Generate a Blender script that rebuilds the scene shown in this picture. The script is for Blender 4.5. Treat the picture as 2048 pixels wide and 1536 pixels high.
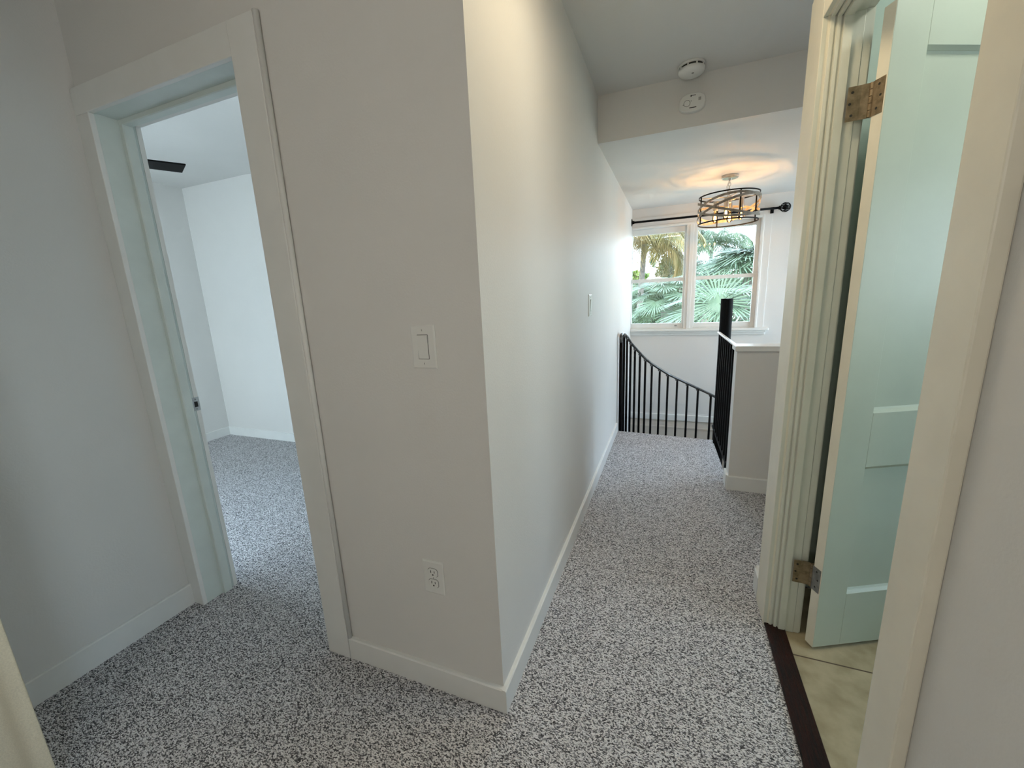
import bpy, math, random
from mathutils import Vector, Matrix
R = random.Random(7)
PI = math.pi
C = bpy.context.scene.collection
for o in list(bpy.data.objects): bpy.data.objects.remove(o)

# ------------------------------------------------------------------ camera
EYE = (0.0, 0.0, 1.308)
yaw, pitch, roll = -0.380812735, 0.209286427, 0.0453951908
f_px = 803.77
ca, sa, cb, sb, cc, sc = math.cos(yaw), math.sin(yaw), math.cos(pitch), math.sin(pitch), math.cos(roll), math.sin(roll)
fwd = Vector((sa*cb, ca*cb, -sb)); r0 = Vector((ca, -sa, 0)); d0 = fwd.cross(r0)
rt = cc*r0 + sc*d0; dn = -sc*r0 + cc*d0
cam = bpy.data.cameras.new('camera'); co = bpy.data.objects.new('camera', cam); C.objects.link(co)
mw = Matrix((( rt.x, -dn.x, -fwd.x, EYE[0]), (rt.y, -dn.y, -fwd.y, EYE[1]), (rt.z, -dn.z, -fwd.z, EYE[2]), (0, 0, 0, 1)))
co.matrix_world = mw
cam.sensor_fit = 'HORIZONTAL'; cam.sensor_width = 36; cam.lens = 36*f_px/2048; cam.clip_start = 0.02; cam.clip_end = 400
bpy.context.scene.camera = co
# ------------------------------------------------------------------ exposure
sc_ = bpy.context.scene
sc_.view_settings.view_transform = 'Standard'; sc_.view_settings.look = 'None'
sc_.view_settings.gamma = 1; sc_.view_settings.exposure = 0.42; sc_.view_settings.use_curve_mapping = False
# ------------------------------------------------------------------ world: bright hazy daylight
SKY = 9.3
w = bpy.data.worlds.new('sky'); sc_.world = w; w.use_nodes = True
nt = w.node_tree; nt.nodes.clear()
tc = nt.nodes.new('ShaderNodeTexCoord'); sep = nt.nodes.new('ShaderNodeSeparateXYZ'); nt.links.new(tc.outputs['Generated'], sep.inputs[0])
cr = nt.nodes.new('ShaderNodeValToRGB'); nt.links.new(sep.outputs['Z'], cr.inputs[0])
cr.color_ramp.elements[0].position = 0.0; cr.color_ramp.elements[0].color = (0.52, 0.60, 0.66, 1)
cr.color_ramp.elements[1].position = 0.55; cr.color_ramp.elements[1].color = (0.50, 0.70, 1.0, 1)
e = cr.color_ramp.elements.new(0.02); e.color = (0.69, 0.86, 1.0, 1)
ns = nt.nodes.new('ShaderNodeTexNoise'); ns.inputs['Scale'].default_value = 3; ns.inputs['Detail'].default_value = 5
nt.links.new(tc.outputs['Generated'], ns.inputs['Vector'])
cl = nt.nodes.new('ShaderNodeValToRGB'); cl.color_ramp.elements[0].position = .45; cl.color_ramp.elements[1].position = .6
nt.links.new(ns.outputs['Fac'], cl.inputs[0])
mx = nt.nodes.new('ShaderNodeMixRGB'); nt.links.new(cl.outputs[0], mx.inputs[0]); nt.links.new(cr.outputs[0], mx.inputs[1]); mx.inputs[2].default_value = (.78, .90, 1, 1)
bg = nt.nodes.new('ShaderNodeBackground'); bg.inputs['Strength'].default_value = SKY
nt.links.new(mx.outputs[0], bg.inputs[0])
wo = nt.nodes.new('ShaderNodeOutputWorld'); nt.links.new(bg.outputs[0], wo.inputs[0])

def lamp(name, typ, loc, energy, color, size=.1, size_y=None, rot=(0, 0, 0), portal=False, spread=None):
    l = bpy.data.lights.new(name, typ); o = bpy.data.objects.new(name, l); C.objects.link(o)
    o.location = loc; o.rotation_euler = rot; l.energy = energy; l.color = color
    if typ == 'AREA':
        if size_y: l.shape = 'RECTANGLE'; l.size = size; l.size_y = size_y
        else: l.shape = 'DISK'; l.size = size
        if portal: l.cycles.is_portal = True
        if spread: l.spread = spread
    elif typ in ('POINT', 'SPOT'): l.shadow_soft_size = size
    elif typ == 'SUN': l.angle = size
    return o
# lamps of the place: hall ceiling light, bathroom ceiling light, (pendant bulbs further down in its builder)
lamp('hall_lamp', 'AREA', (0.0, 1.22, 2.405), 3.7, (1.0, .80, .50), .24)
lamp('bath_lamp', 'AREA', (1.02, 1.30, 2.42), 3.0, (1.0, 1.0, .88), .30)
lamp('fill_lamp', 'POINT', (-.35, -1.19, 1.63), 10.0, (1.0, .92, .82), .07)  # unseen fill added behind the camera to brighten the walls facing it
# daylight portals in the window openings
lamp('portal_stair', 'AREA', (.2, 5.30, 1.45), 1, (1, 1, 1), 1.35, 1.2, (PI/2, 0, PI), portal=True)
lamp('portal_side', 'AREA', (2.62, 4.25, 1.15), 1, (1, 1, 1), 1.6, 2.1, (PI/2, 0, PI/2), portal=True)
lamp('portal_bed', 'AREA', (-4.60, .2, 1.3), 1, (1, 1, 1), 2.7, 1.9, (PI/2, 0, -PI/2), portal=True)
lamp('portal_bed_back', 'AREA', (-3.3, -1.46, 1.35), 1, (1, 1, 1), 1.7, 1.6, (PI/2, 0, 0), portal=True)
lamp('portal_bath', 'AREA', (2.66, 1.25, 1.5), 1, (1, 1, 1), 1.2, .9, (PI/2, 0, PI/2), portal=True)
lamp('portal_landing', 'AREA', (.54, -.75, 1.02), 1, (1, 1, 1), .7, .95, (PI/2, 0, PI/2), portal=True)
# hazy sun over the garden, from behind the house
lamp('sun', 'SUN', (0, 0, 20), 3.0, (1, .93, .8), .05, rot=(math.radians(38), math.radians(-14), 0))

# ------------------------------------------------------------------ materials
def new_mat(name):
    m = bpy.data.materials.new(name); m.use_nodes = True
    b = m.node_tree.nodes['Principled BSDF']; return m, m.node_tree, b
def noise_mat(name, col, rough=.5, var=.06, scale=6, bump=0.0, bscale=180, metallic=0, spec=.5, col2=None, bdist=.002, stretch=None):
    m, t, b = new_mat(name)
    tcn = t.nodes.new('ShaderNodeTexCoord'); vec = tcn.outputs['Object']
    if stretch:
        mp = t.nodes.new('ShaderNodeMapping'); mp.inputs['Scale'].default_value = stretch; t.links.new(vec, mp.inputs[0]); vec = mp.outputs[0]
    n = t.nodes.new('ShaderNodeTexNoise'); n.inputs['Scale'].default_value = scale; n.inputs['Detail'].default_value = 4
    t.links.new(vec, n.inputs['Vector'])
    r = t.nodes.new('ShaderNodeValToRGB'); t.links.new(n.outputs['Fac'], r.inputs[0])
    c2 = col2 or tuple(min(1, c*(1+var)) for c in col); c1 = col if col2 else tuple(c*(1-var) for c in col)
    r.color_ramp.elements[0].position = .35; r.color_ramp.elements[1].position = .65
    r.color_ramp.elements[0].color = (*c1, 1); r.color_ramp.elements[1].color = (*c2, 1)
    t.links.new(r.outputs[0], b.inputs['Base Color'])
    b.inputs['Roughness'].default_value = rough; b.inputs['Metallic'].default_value = metallic; b.inputs['Specular IOR Level'].default_value = spec
    if bump:
        n2 = t.nodes.new('ShaderNodeTexNoise'); n2.inputs['Scale'].default_value = bscale; n2.inputs['Detail'].default_value = 2
        t.links.new(vec, n2.inputs['Vector'])
        bp = t.nodes.new('ShaderNodeBump'); bp.inputs['Strength'].default_value = bump; bp.inputs['Distance'].default_value = bdist
        t.links.new(n2.outputs['Fac'], bp.inputs['Height']); t.links.new(bp.outputs[0], b.inputs['Normal'])
    return m
M = {}
M['wall'] = noise_mat('wall_paint', (.72, .71, .685), .5, .015, 2, .25, 160, spec=.22)
M['ceil'] = noise_mat('ceiling_paint', (.74, .735, .71), .7, .015, 2, .15, 120, spec=.3)
M['trim'] = noise_mat('trim_paint', (.78, .785, .76), .33, .02, 8, .08, 60)
M['jamb'] = noise_mat('jamb_paint', (.69, .70, .62), .3, .03, 10, .12, 45)
M['bedjamb'] = noise_mat('pale_jamb_paint', (.66, .73, .70), .3, .03, 10, .12, 45)
M['door'] = noise_mat('door_paint', (.55, .60, .50), .42, .03, 5, .1, 60)
M['dooredge'] = noise_mat('door_edge_paint', (.80, .76, .64), .4, .03, 9, .1, 60)
M['bath'] = noise_mat('bath_wall_paint', (.52, .63, .55), .5, .02, 3, .1, 150)
M['plastic'] = noise_mat('white_plastic', (.76, .76, .73), .28, .01, 5)
M['slot'] = noise_mat('dark_slot', (.015, .014, .012), .6, .1, 20)
M['black'] = noise_mat('black_metal', (.003, .003, .0035), .6, .2, 20, .05, 80, spec=.12)
M['railgrey'] = noise_mat('worn_grey_metal', (.10, .10, .098), .32, .3, 30, .1, 60, metallic=.6)
M['nickel'] = noise_mat('brushed_nickel', (.52, .50, .46), .32, .05, 40, metallic=1)
M['steel'] = noise_mat('strike_steel', (.42, .43, .43), .35, .1, 40, metallic=.9)
M['brass'] = noise_mat('aged_brass', (.20, .15, .09), .45, .4, 60, .1, 90, metallic=.7, col2=(.34, .26, .17))
M['steelh'] = noise_mat('dull_hinge_steel', (.26, .26, .25), .4, .2, 50, metallic=.7)
M['greywood'] = noise_mat('grey_oak_band', (.17, .145, .115), .6, .2, 30, .1, 90, col2=(.27, .235, .19))
M['thresh'] = noise_mat('dark_threshold_wood', (.004, .0025, .002), .4, .5, 14, .9, 50, spec=.25, col2=(.035, .008, .004), stretch=(14, 1, 1), bdist=.004)
M['curtain'] = noise_mat('cream_fabric', (.66, .62, .49), .9, .06, 260, .3, 500, spec=.1)
M['fan'] = noise_mat('dark_fan_blade', (.005, .005, .0055), .7, .2, 12, spec=.08)
M['stairwell'] = noise_mat('lower_wall_paint', (.66, .60, .52), .6, .02, 3)
M['beige'] = noise_mat('pale_stucco', (.40, .38, .35), .8, .05, 4)
M['trunk'] = noise_mat('palm_bark', (.10, .085, .07), .9, .3, 8, .6, 20, col2=(.16, .14, .12), bdist=.02)
M['frond'] = noise_mat('palm_frond', (.035, .060, .024), .6, .3, 1.2, col2=(.065, .10, .045))
M['yellowfrond'] = noise_mat('yellowing_frond', (.10, .085, .018), .6, .2, 1.5, col2=(.17, .11, .03))
M['fanleaf'] = noise_mat('fan_palm_leaf', (.035, .060, .028), .5, .2, 1.5, col2=(.075, .115, .06))
M['leaf'] = noise_mat('dark_leaf', (.015, .035, .010), .6, .3, 2, col2=(.045, .075, .02))
M['lime'] = noise_mat('lime_leaf', (.08, .16, .02), .6, .2, 2, col2=(.12, .2, .03))
M['bush'] = noise_mat('round_bush_leaf', (.022, .050, .022), .6, .3, 2, col2=(.05, .085, .04))
M['grass'] = noise_mat('lawn_grass', (.20, .21, .12), .9, .3, .5, col2=(.34, .32, .25))
M['roofing'] = noise_mat('pale_roof', (.20, .21, .23), .7, .1, 3)

def carpet_mat():
    m, t, b = new_mat('loop_carpet'); N = t.nodes; Lk = t.links
    tcn = N.new('ShaderNodeTexCoord')
    mp = N.new('ShaderNodeMapping'); mp.inputs['Rotation'].default_value = (0, 0, .62); mp.inputs['Scale'].default_value = (1.0, 1.65, 1)
    Lk.new(tcn.outputs['Object'], mp.inputs[0])
    v = N.new('ShaderNodeTexVoronoi'); v.inputs['Scale'].default_value = 210; v.inputs['Randomness'].default_value = .85; Lk.new(mp.outputs[0], v.inputs['Vector'])
    sx = N.new('ShaderNodeSeparateColor'); Lk.new(v.outputs['Color'], sx.inputs[0])
    n = N.new('ShaderNodeTexNoise'); n.inputs['Scale'].default_value = 520; n.inputs['Detail'].default_value = 2; Lk.new(mp.outputs[0], n.inputs['Vector'])
    a = N.new('ShaderNodeMath'); a.operation = 'MULTIPLY_ADD'; Lk.new(n.outputs['Fac'], a.inputs[0]); a.inputs[1].default_value = .55; Lk.new(sx.outputs[0], a.inputs[2])
    s = N.new('ShaderNodeMath'); s.operation = 'MULTIPLY_ADD'; Lk.new(v.outputs['Distance'], s.inputs[0]); s.inputs[1].default_value = -.45; Lk.new(a.outputs[0], s.inputs[2])
    r = N.new('ShaderNodeValToRGB'); Lk.new(s.outputs[0], r.inputs[0])
    E = r.color_ramp.elements; E[0].position = .0; E[0].color = (.05, .05, .055, 1); E[1].position = 1.0; E[1].color = (.92, .90, .91, 1)
    for p_, c_ in ((.25, (.13, .128, .135)), (.43, (.38, .372, .385)), (.68, (.80, .785, .795))):
        q = E.new(p_); q.color = (*c_, 1)
    Lk.new(r.outputs[0], b.inputs['Base Color']); b.inputs['Roughness'].default_value = .95; b.inputs['Specular IOR Level'].default_value = .1
    iv = N.new('ShaderNodeMath'); iv.operation = 'SUBTRACT'; iv.inputs[0].default_value = 1; Lk.new(v.outputs['Distance'], iv.inputs[1])
    bp = N.new('ShaderNodeBump'); bp.inputs['Strength'].default_value = .9; bp.inputs['Distance'].default_value = .005
    Lk.new(iv.outputs[0], bp.inputs['Height']); Lk.new(bp.outputs[0], b.inputs['Normal'])
    return m
M['carpet'] = carpet_mat()

def tile_mat():
    m, t, b = new_mat('beige_floor_tile'); N = t.nodes; Lk = t.links
    tcn = N.new('ShaderNodeTexCoord'); mp = N.new('ShaderNodeMapping'); mp.inputs['Location'].default_value = (-.34, -TILE_Y, 0); Lk.new(tcn.outputs['Object'], mp.inputs[0])
    br = N.new('ShaderNodeTexBrick'); br.offset = 0; br.inputs['Scale'].default_value = 1; br.inputs['Mortar Size'].default_value = .003
    br.inputs['Brick Width'].default_value = .62; br.inputs['Row Height'].default_value = .46
    Lk.new(mp.outputs[0], br.inputs['Vector'])
    n = N.new('ShaderNodeTexNoise'); n.inputs['Scale'].default_value = 14; n.inputs['Detail'].default_value = 8; Lk.new(tcn.outputs['Object'], n.inputs['Vector'])
    r = N.new('ShaderNodeValToRGB'); Lk.new(n.outputs['Fac'], r.inputs[0])
    r.color_ramp.elements[0].position = .3; r.color_ramp.elements[0].color = (.33, .275, .17, 1); r.color_ramp.elements[1].position = .7; r.color_ramp.elements[1].color = (.50, .43, .29, 1)
    Lk.new(r.outputs[0], br.inputs['Color1']); Lk.new(r.outputs[0], br.inputs['Color2']); br.inputs['Mortar'].default_value = (.09, .06, .035, 1)
    Lk.new(br.outputs['Color'], b.inputs['Base Color']); b.inputs['Roughness'].default_value = .5
    return m
TILE_Y = 1.492
M['tile'] = tile_mat()

def glass_mat(name, tint=(1, 1, 1), f=.06):
    m, t, b = new_mat(name); N = t.nodes; Lk = t.links; N.remove(b)
    tr = N.new('ShaderNodeBsdfTransparent'); tr.inputs[0].default_value = (*tint, 1)
    gl = N.new('ShaderNodeBsdfGlossy'); gl.inputs['Roughness'].default_value = .02
    lw = N.new('ShaderNodeFresnel'); lw.inputs[0].default_value = 1.45
    mxs = N.new('ShaderNodeMixShader'); Lk.new(lw.outputs[0], mxs.inputs[0]); Lk.new(tr.outputs[0], mxs.inputs[1]); Lk.new(gl.outputs[0], mxs.inputs[2])
    Lk.new(mxs.outputs[0], N['Material Output'].inputs[0]); return m
M['glass'] = glass_mat('window_glass', (.97, .99, .98))
M['bulbglass'] = glass_mat('amber_bulb_glass', (1, .80, .52))
def emit_mat(name, col, s):
    m, t, b = new_mat(name); b.inputs['Base Color'].default_value = (*col, 1); b.inputs['Emission Color'].default_value = (*col, 1); b.inputs['Emission Strength'].default_value = s; return m
M['filament'] = emit_mat('glowing_filament', (1, .62, .22), 45)
M['diffuser'] = emit_mat('lit_diffuser', (1, .85, .62), 4)
M['diffuserc'] = emit_mat('cool_lit_diffuser', (.9, 1, .95), 4)

# ------------------------------------------------------------------ mesh builder
ORG = {}
class MB:
    def __init__(s): s.v = []; s.f = []
    def box(s, x0, y0, z0, x1, y1, z1):
        return s.prism([(x0, y0), (x1, y0), (x1, y1), (x0, y1)], z0, z1)
    def prism(s, poly, z0, z1):
        n = len(poly); k = len(s.v); a = sum(poly[i][0]*poly[(i+1) % n][1]-poly[(i+1) % n][0]*poly[i][1] for i in range(n))
        if a < 0: poly = poly[::-1]
        s.v += [(x, y, z0) for x, y in poly] + [(x, y, z1) for x, y in poly]
        s.f.append(tuple(k+i for i in range(n))[::-1]); s.f.append(tuple(k+n+i for i in range(n)))
        for i in range(n): j = (i+1) % n; s.f.append((k+i, k+j, k+n+j, k+n+i))
        return s
    def obox(s, o, u, v, w, a, b, c):
        """box from corner o along unit vectors u,v,w with lengths a,b,c"""
        o, u, v, w = map(Vector, (o, u, v, w)); k = len(s.v)
        for i in (0, 1):
            for j in (0, 1):
                for l in (0, 1): s.v.append(tuple(o+u*a*i+v*b*j+w*c*l))
        s.f += [(k, k+1, k+3, k+2), (k+4, k+6, k+7, k+5), (k, k+4, k+5, k+1), (k+2, k+3, k+7, k+6), (k, k+2, k+6, k+4), (k+1, k+5, k+7, k+3)]
        return s
    def rings(s, rs, closed=False, caps=True):
        k = len(s.v); n = len(rs[0]); m = len(rs)
        for r in rs: s.v += [tuple(p) for p in r]
        for i in range(m if closed else m-1):
            a = k+i*n; b = k+((i+1) % m)*n
            for j in range(n): j2 = (j+1) % n; s.f.append((a+j, a+j2, b+j2, b+j))
        if caps and not closed:
            s.f.append(tuple(k+j for j in range(n))[::-1]); s.f.append(tuple(k+(m-1)*n+j for j in range(n)))
        return s
    def tube(s, pts, r, seg=10, closed=False):
        pts = [Vector(p) for p in pts]; rs = []; n = len(pts)
        rad = r if isinstance(r, (list, tuple)) else [r]*n; up = None
        for i, p in enumerate(pts):
            if closed: t = pts[(i+1) % n]-pts[i-1]
            else: t = pts[min(i+1, n-1)]-pts[max(i-1, 0)]
            t.normalize()
            if up is None: up = Vector((0, 0, 1)) if abs(t.z) < .9 else Vector((1, 0, 0))
            a = t.cross(up); a.normalize(); b = a.cross(t); b.normalize(); up = b
            rs.append([p+a*math.cos(2*PI*j/seg)*rad[i]+b*math.sin(2*PI*j/seg)*rad[i] for j in range(seg)])
        return s.rings(rs, closed)
    def lathe(s, prof, c, axis='z', seg=32):
        rs = []
        for r, h in prof:
            ring = []
            for j in range(seg):
                a = 2*PI*j/seg; x, y = r*math.cos(a), r*math.sin(a)
                ring.append({'z': (c[0]+x, c[1]+y, c[2]+h), 'y': (c[0]+x, c[1]+h, c[2]+y), 'x': (c[0]+h, c[1]+x, c[2]+y)}[axis])
            rs.append(ring)
        return s.rings(rs)
    def frame(s, prof, plane, a0, a1, ztop, zbot=0.0):
        """mitred door/window lining: prof = [(outward offset, through-wall coord)], plane 'y' (opening spans x) or 'x'"""
        rs = []
        for k_ in range(4):
            ring = []
            for d, b in prof:
                q = [(a0-d, zbot), (a0-d, ztop+d), (a1+d, ztop+d), (a1+d, zbot)][k_]
                ring.append((q[0], b, q[1]) if plane == 'y' else (b, q[0], q[1]))
            rs.append(ring)
        return s.rings(rs)
    def build(s, name, mat, parent=None, org=None, smooth=False, bevel=0, bseg=2, fixn=True):
        if org is None: org = ORG[parent.name] if parent else (0, 0, 0)
        me = bpy.data.meshes.new(name)
        me.from_pydata([(v[0]-org[0], v[1]-org[1], v[2]-org[2]) for v in s.v], [], s.f)
        if fixn:
            import bmesh
            bm = bmesh.new(); bm.from_mesh(me); bmesh.ops.recalc_face_normals(bm, faces=bm.faces); bm.to_mesh(me); bm.free()
        me.materials.append(M[mat] if isinstance(mat, str) else mat)
        if smooth:
            for p in me.polygons: p.use_smooth = True
        o = bpy.data.objects.new(name, me); C.objects.link(o)
        if parent: o.parent = parent
        else: o.location = org
        if smooth == 'auto':
            pass
        if bevel:
            b = o.modifiers.new('bevel', 'BEVEL'); b.width = bevel; b.segments = bseg; b.limit_method = 'ANGLE'; b.angle_limit = math.radians(40)
        ORG[o.name] = org
        return o
def thing(name, loc, label=None, cat=None, group=None, kind=None):
    o = bpy.data.objects.new(name, None); C.objects.link(o); o.location = loc; o.empty_display_size = .05
    ORG[o.name] = loc; tag(o, label, cat, group, kind); return o
def tag(o, label=None, cat=None, group=None, kind=None):
    for k_, v_ in (('label', label), ('category', cat), ('group', group), ('kind', kind)):
        if v_: o[k_] = v_
    return o
def struct(o, label=None, cat=None): return tag(o, label, cat, None, 'structure')

# ------------------------------------------------------------------ key dimensions
XH = -.4624      # hall wall face
YW = .9624       # doorway wall face
XL = -2.02       # left wall face
ZC = 2.485       # ceiling
YF = 5.14        # far wall face
XB = 2.5         # right-hand outer wall face
T = .12
# ------------------------------------------------------------------ floors
f = MB(); zb = -.27
f.box(-4.56, -1.42, zb, XL-T, YW+T, 0)                               # bedroom, left part
f.box(XL-T, -1.42, zb, .40, YW+T, 0)                                 # landing by the camera (runs under the door wall)
f.box(-4.56, YW+T, zb, XH-T, 2.88, 0)                                # bedroom, behind the door wall
f.prism([(XH-T, YW+T), (.40, YW+T), (.40, 2.88), (.392, 3.30), (.378, 3.787), (-.4281, 3.842), (XH-T, 3.845)], zb, 0)
f.box(.40, 1.63, zb, .505, 2.88, 0); f.box(.505, 1.90, zb, XB+T, 2.88, 0)
struct(f.build('floor', 'carpet'), 'grey speckled loop pile carpet of landing, hall and bedroom', 'floor')
f = MB(); f.box(.40, -1.42, zb, .505, 1.63, -.002).box(.505, -.12, zb, XB+T, 1.90, -.002)
struct(f.build('floor', 'tile'), 'beige tiled floor behind the pale green door', 'floor')
f = MB(); f.box(XH-T, 3.0, -2.85, XB+T, YF+T, -2.72)
struct(f.build('floor', 'stairwell'), 'floor at the bottom of the spiral stair', 'floor')
f = MB(); f.box(.384, .80, 0, .452, 1.63, .010)
struct(f.build('trim_1', 'thresh', bevel=.003), 'dark worn wooden threshold strip between carpet and tiles', 'threshold')

# ------------------------------------------------------------------ ceilings and soffit
f = MB(); f.box(-4.56, -1.42, ZC, .52, 2.80, ZC+.12); f.box(.52, -.12, ZC, XB+T, 2.80, ZC+.12); f.box(-4.56, 2.80, ZC, XH-T, 2.88, ZC+.12)
struct(f.build('ceiling', 'ceil'))
f = MB()
k = [(XH-T, 2.80, 2.224), (XB+T, 2.80, 2.224), (XB+T, YF+T, 2.247), (XH-T, YF+T, 2.247)]
f.v += k+[(a, b, 2.605) for a, b, _ in k]; f.f += [(0, 3, 2, 1), (4, 5, 6, 7), (0, 1, 5, 4), (1, 2, 6, 5), (2, 3, 7, 6), (3, 0, 4, 7)]
struct(f.build('ceiling', 'ceil'), 'lower white ceiling over the stairwell', 'ceiling')
f = MB(); f.box(XH, 2.77, 2.222, XB, 2.80, ZC)
struct(f.build('wall_soffit', 'wall'), 'soffit face where the ceiling drops above the hall', 'soffit')

# ------------------------------------------------------------------ walls
def wall(name, parts, mat='wall', label=None):
    m = MB()
    for p in parts: m.box(*p)
    return struct(m.build(name, mat), label, 'wall' if label else None)
def holed(ax, c0, c1, a0, a1, z0, z1, h):
    """wall boxes around a hole h=(b0,b1,hz0,hz1); ax='y': wall spans x at y c0..c1"""
    b0, b1, h0, h1 = h
    out = [(a0, b0, z0, z1), (b1, a1, z0, z1), (b0, b1, h1, z1)]
    if h0 > z0: out.append((b0, b1, z0, h0))
    out = [q for q in out if q[1]-q[0] > 1e-6]
    return [(q[0], c0, q[2], q[1], c1, q[3]) if ax == 'y' else (c0, q[0], q[2], c1, q[1], q[3]) for q in out]
DX0, DX1, DZ = -1.94, -1.193, 2.018
wall('wall_left', [(XL-T, -1.42, 0, XL, YW, ZC)])
wall('wall_front', holed('y', YW, YW+T, XL-T, XH, 0, ZC, (DX0-.005, DX1+.005, 0, DZ+.005)))
wall('wall_hall', [(XH-T, YW+T, -2.72, XH, YF, ZC)])
wall('wall_back', [(XL, -1.42, 0, .52, -1.30, ZC)])
wall('wall_bedroom_left', holed('x', -4.56, -4.44, -1.30, 2.76, 0, ZC, (-1.1, 1.5, .4, 2.2)))
wall('wall_bedroom_back', [(-4.56, 2.76, 0, XH-T, 2.88, ZC)])
wall('wall_bedroom_near', holed('y', -1.42, -1.30, -4.56, XL-T, 0, ZC, (-4.1, -2.5, .6, 2.1)))
wall('wall_far', holed('y', YF, YF+T, XH-T, XB, -2.72, ZC, (XH+.001, .862, .876, 2.035)))
wall('wall_outer', [(XB, 3.0-.0, -2.72, XB+T, YF+T, 0)]+[(XB, 1.9, 0, XB+T, 3.5, ZC), (XB, 5.02, 0, XB+T, YF+T, ZC), (XB, 3.5, 0, XB+T, 5.02, .12), (XB, 3.5, 2.16, XB+T, 5.02, ZC)])
wall('wall_stairwell', [(XH-T, 2.88, -2.72, XB, 3.0, zb)], 'stairwell')
bw = holed('x', .402, .500, -1.30, .80, 0, ZC, (-1.05, -.45, .6, 1.45))+[ (.402, 1.625, 0, .500, 1.84, ZC), (.402, .80, 2.085, .500, 1.625, ZC), (.46, 1.84, 0, .505, 2.02, ZC)]
wall('wall_right', bw)
wall('wall_bathroom_back', [(.505, 1.92, 0, XB, 2.02, ZC)], 'wall')
f = MB(); f.box(.508, 1.908, 0, XB-.008, 1.92, ZC)
struct(f.build('wall_bathroom_lining', 'bath'), 'pale green wall behind the open door', 'wall')
f = MB()
for q in [(XB, -.12, 0, XB+T, .7, ZC), (XB, 1.78, 0, XB+T, 1.9, ZC), (XB, .7, 0, XB+T, 1.78, 1.1), (XB, .7, 1.85, XB+T, 1.78, ZC), (.50, -.12, 0, XB, 0, ZC)]: f.box(*q)
struct(f.build('wall_bathroom_outer', 'bath'))

# half wall beside the stair guard
f = MB(); f.box(.388, 2.82, 0, XB, 2.94, .925)
struct(f.build('wall_half', 'wall'), 'low wall closing off the stairwell to the right of the guard rail', 'wall')
f = MB(); f.box(.376, 2.806, .925, XB, 2.955, .9585)
struct(f.build('trim_2', 'trim', bevel=.004), 'white cap board on top of the low wall', 'cap')

# ------------------------------------------------------------------ baseboards
def bboard(name, pts, h=.088, t=.015):
    """pts: list of (x0,y0,x1,y1, nx,ny): board proud of the wall towards n"""
    m = MB()
    for x0, y0, x1, y1, nx, ny in pts:
        p = [(0, 0), (t, 0), (t, h-.004), (t-.004, h), (0, h)]
        m.rings([[(x0+nx*a, y0+ny*a, b) for a, b in p], [(x1+nx*a, y1+ny*a, b) for a, b in p]])
    return struct(m.build(name, 'trim'))
bboard('baseboard_left', [(XL, -1.3, XL, YW-.018, 1, 0)], .098, .016)
bboard('baseboard_front', [(-1.087, YW, XH, YW, 0, -1)])
bboard('baseboard_hall', [(XH, YW-.015, XH, 3.81, 1, 0)], .088, .0147)
bboard('baseboard_bedroom_left', [(-4.44, -1.3, -4.44, 2.76, 1, 0)], .088)
bboard('baseboard_bedroom_back', [(-4.44, 2.76, XH-T, 2.76, 0, -1)], .088)
bboard('baseboard_half', [(.380, 2.82, XB, 2.82, 0, -1), (.388, 2.82, .388, 2.94, -1, 0)], .096)
bboard('baseboard_right', [(.402, 1.765, .402, 1.84, -1, 0), (.390, 1.84, .46, 1.84, 0, 1), (.402, -1.3, .402, .7, -1, 0)], .096, .020)
f = MB(); f.box(XH, YF-.02, -.248, XB, YF, -.172)
struct(f.build('trim_3', 'trim', bevel=.004), 'white ledge board along the far wall below landing level', 'ledge')
f = MB(); f.box(XH, YF-.008, -2.72, XB, YF, -.248)
struct(f.build('wall_lower_panel', 'stairwell'), 'beige lower wall of the stairwell seen between the balusters', 'wall')
f = MB(); f.box(XH, YF-.014, -.345, XB, YF-.006, -.33)
struct(f.build('trim_4', 'stairwell'))

# ------------------------------------------------------------------ bedroom doorway (door_1)
d1 = thing('door_1', (DX0, YW, 0), 'open white bedroom doorway in the left wall face', 'doorway', kind='structure')
cy = YW-.018
f = MB()  # lining: casing edge, reveal, stop, rebate
prof = [(0.018, YW-.001), (0.003, YW-.001), (.003, 1.032), (-.010, 1.034), (-.012, 1.038), (-.012, 1.066), (-.010, 1.069), (.002, 1.071), (.002, 1.100), (.018, 1.100)]
f.frame(prof, 'y', DX0, DX1, DZ); f.build('door_frame', 'bedjamb', d1)
f = MB()
f.box(DX1+.0, cy, 0, -1.090, YW, 2.105); f.box(XL, cy, 0, DX0, YW, DZ); f.box(XL, cy, DZ, DX1, YW, 2.105)
f.build('casing', 'trim', d1, bevel=.0025)
f = MB(); f.tube([(-1.086, YW-.008, .088), (-1.086, YW-.008, 2.108)], .0085, 10); f.build('edge_bead', 'trim', d1, smooth=True)
f = MB()
f.frame([(0.0, 1.100), (.07, 1.100), (.07, 1.083), (0, 1.083)], 'y', DX0, DX1, DZ); f.build('bedroom_side_casing', 'trim', d1)
# strike plate on the left jamb
f = MB(); f.box(DX0-.002, 1.074, .885, DX0+.0005, 1.102, .945); sp = f.build('strike_plate', 'steel', d1, bevel=.0006)
sp['label'] = 'steel strike plate'
f = MB(); f.box(DX0-.001, 1.080, .902, DX0+.0012, 1.094, .926); f.build('latch_hole', 'slot', sp)
for z_ in (.893, .936):
    f = MB(); f.lathe([(.0001, 0), (.0032, 0), (.0032, .0013), (.0001, .0013)], (DX0+.0003, 1.087, z_), 'x', 12); f.build('screw', 'steelh', sp)

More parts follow.
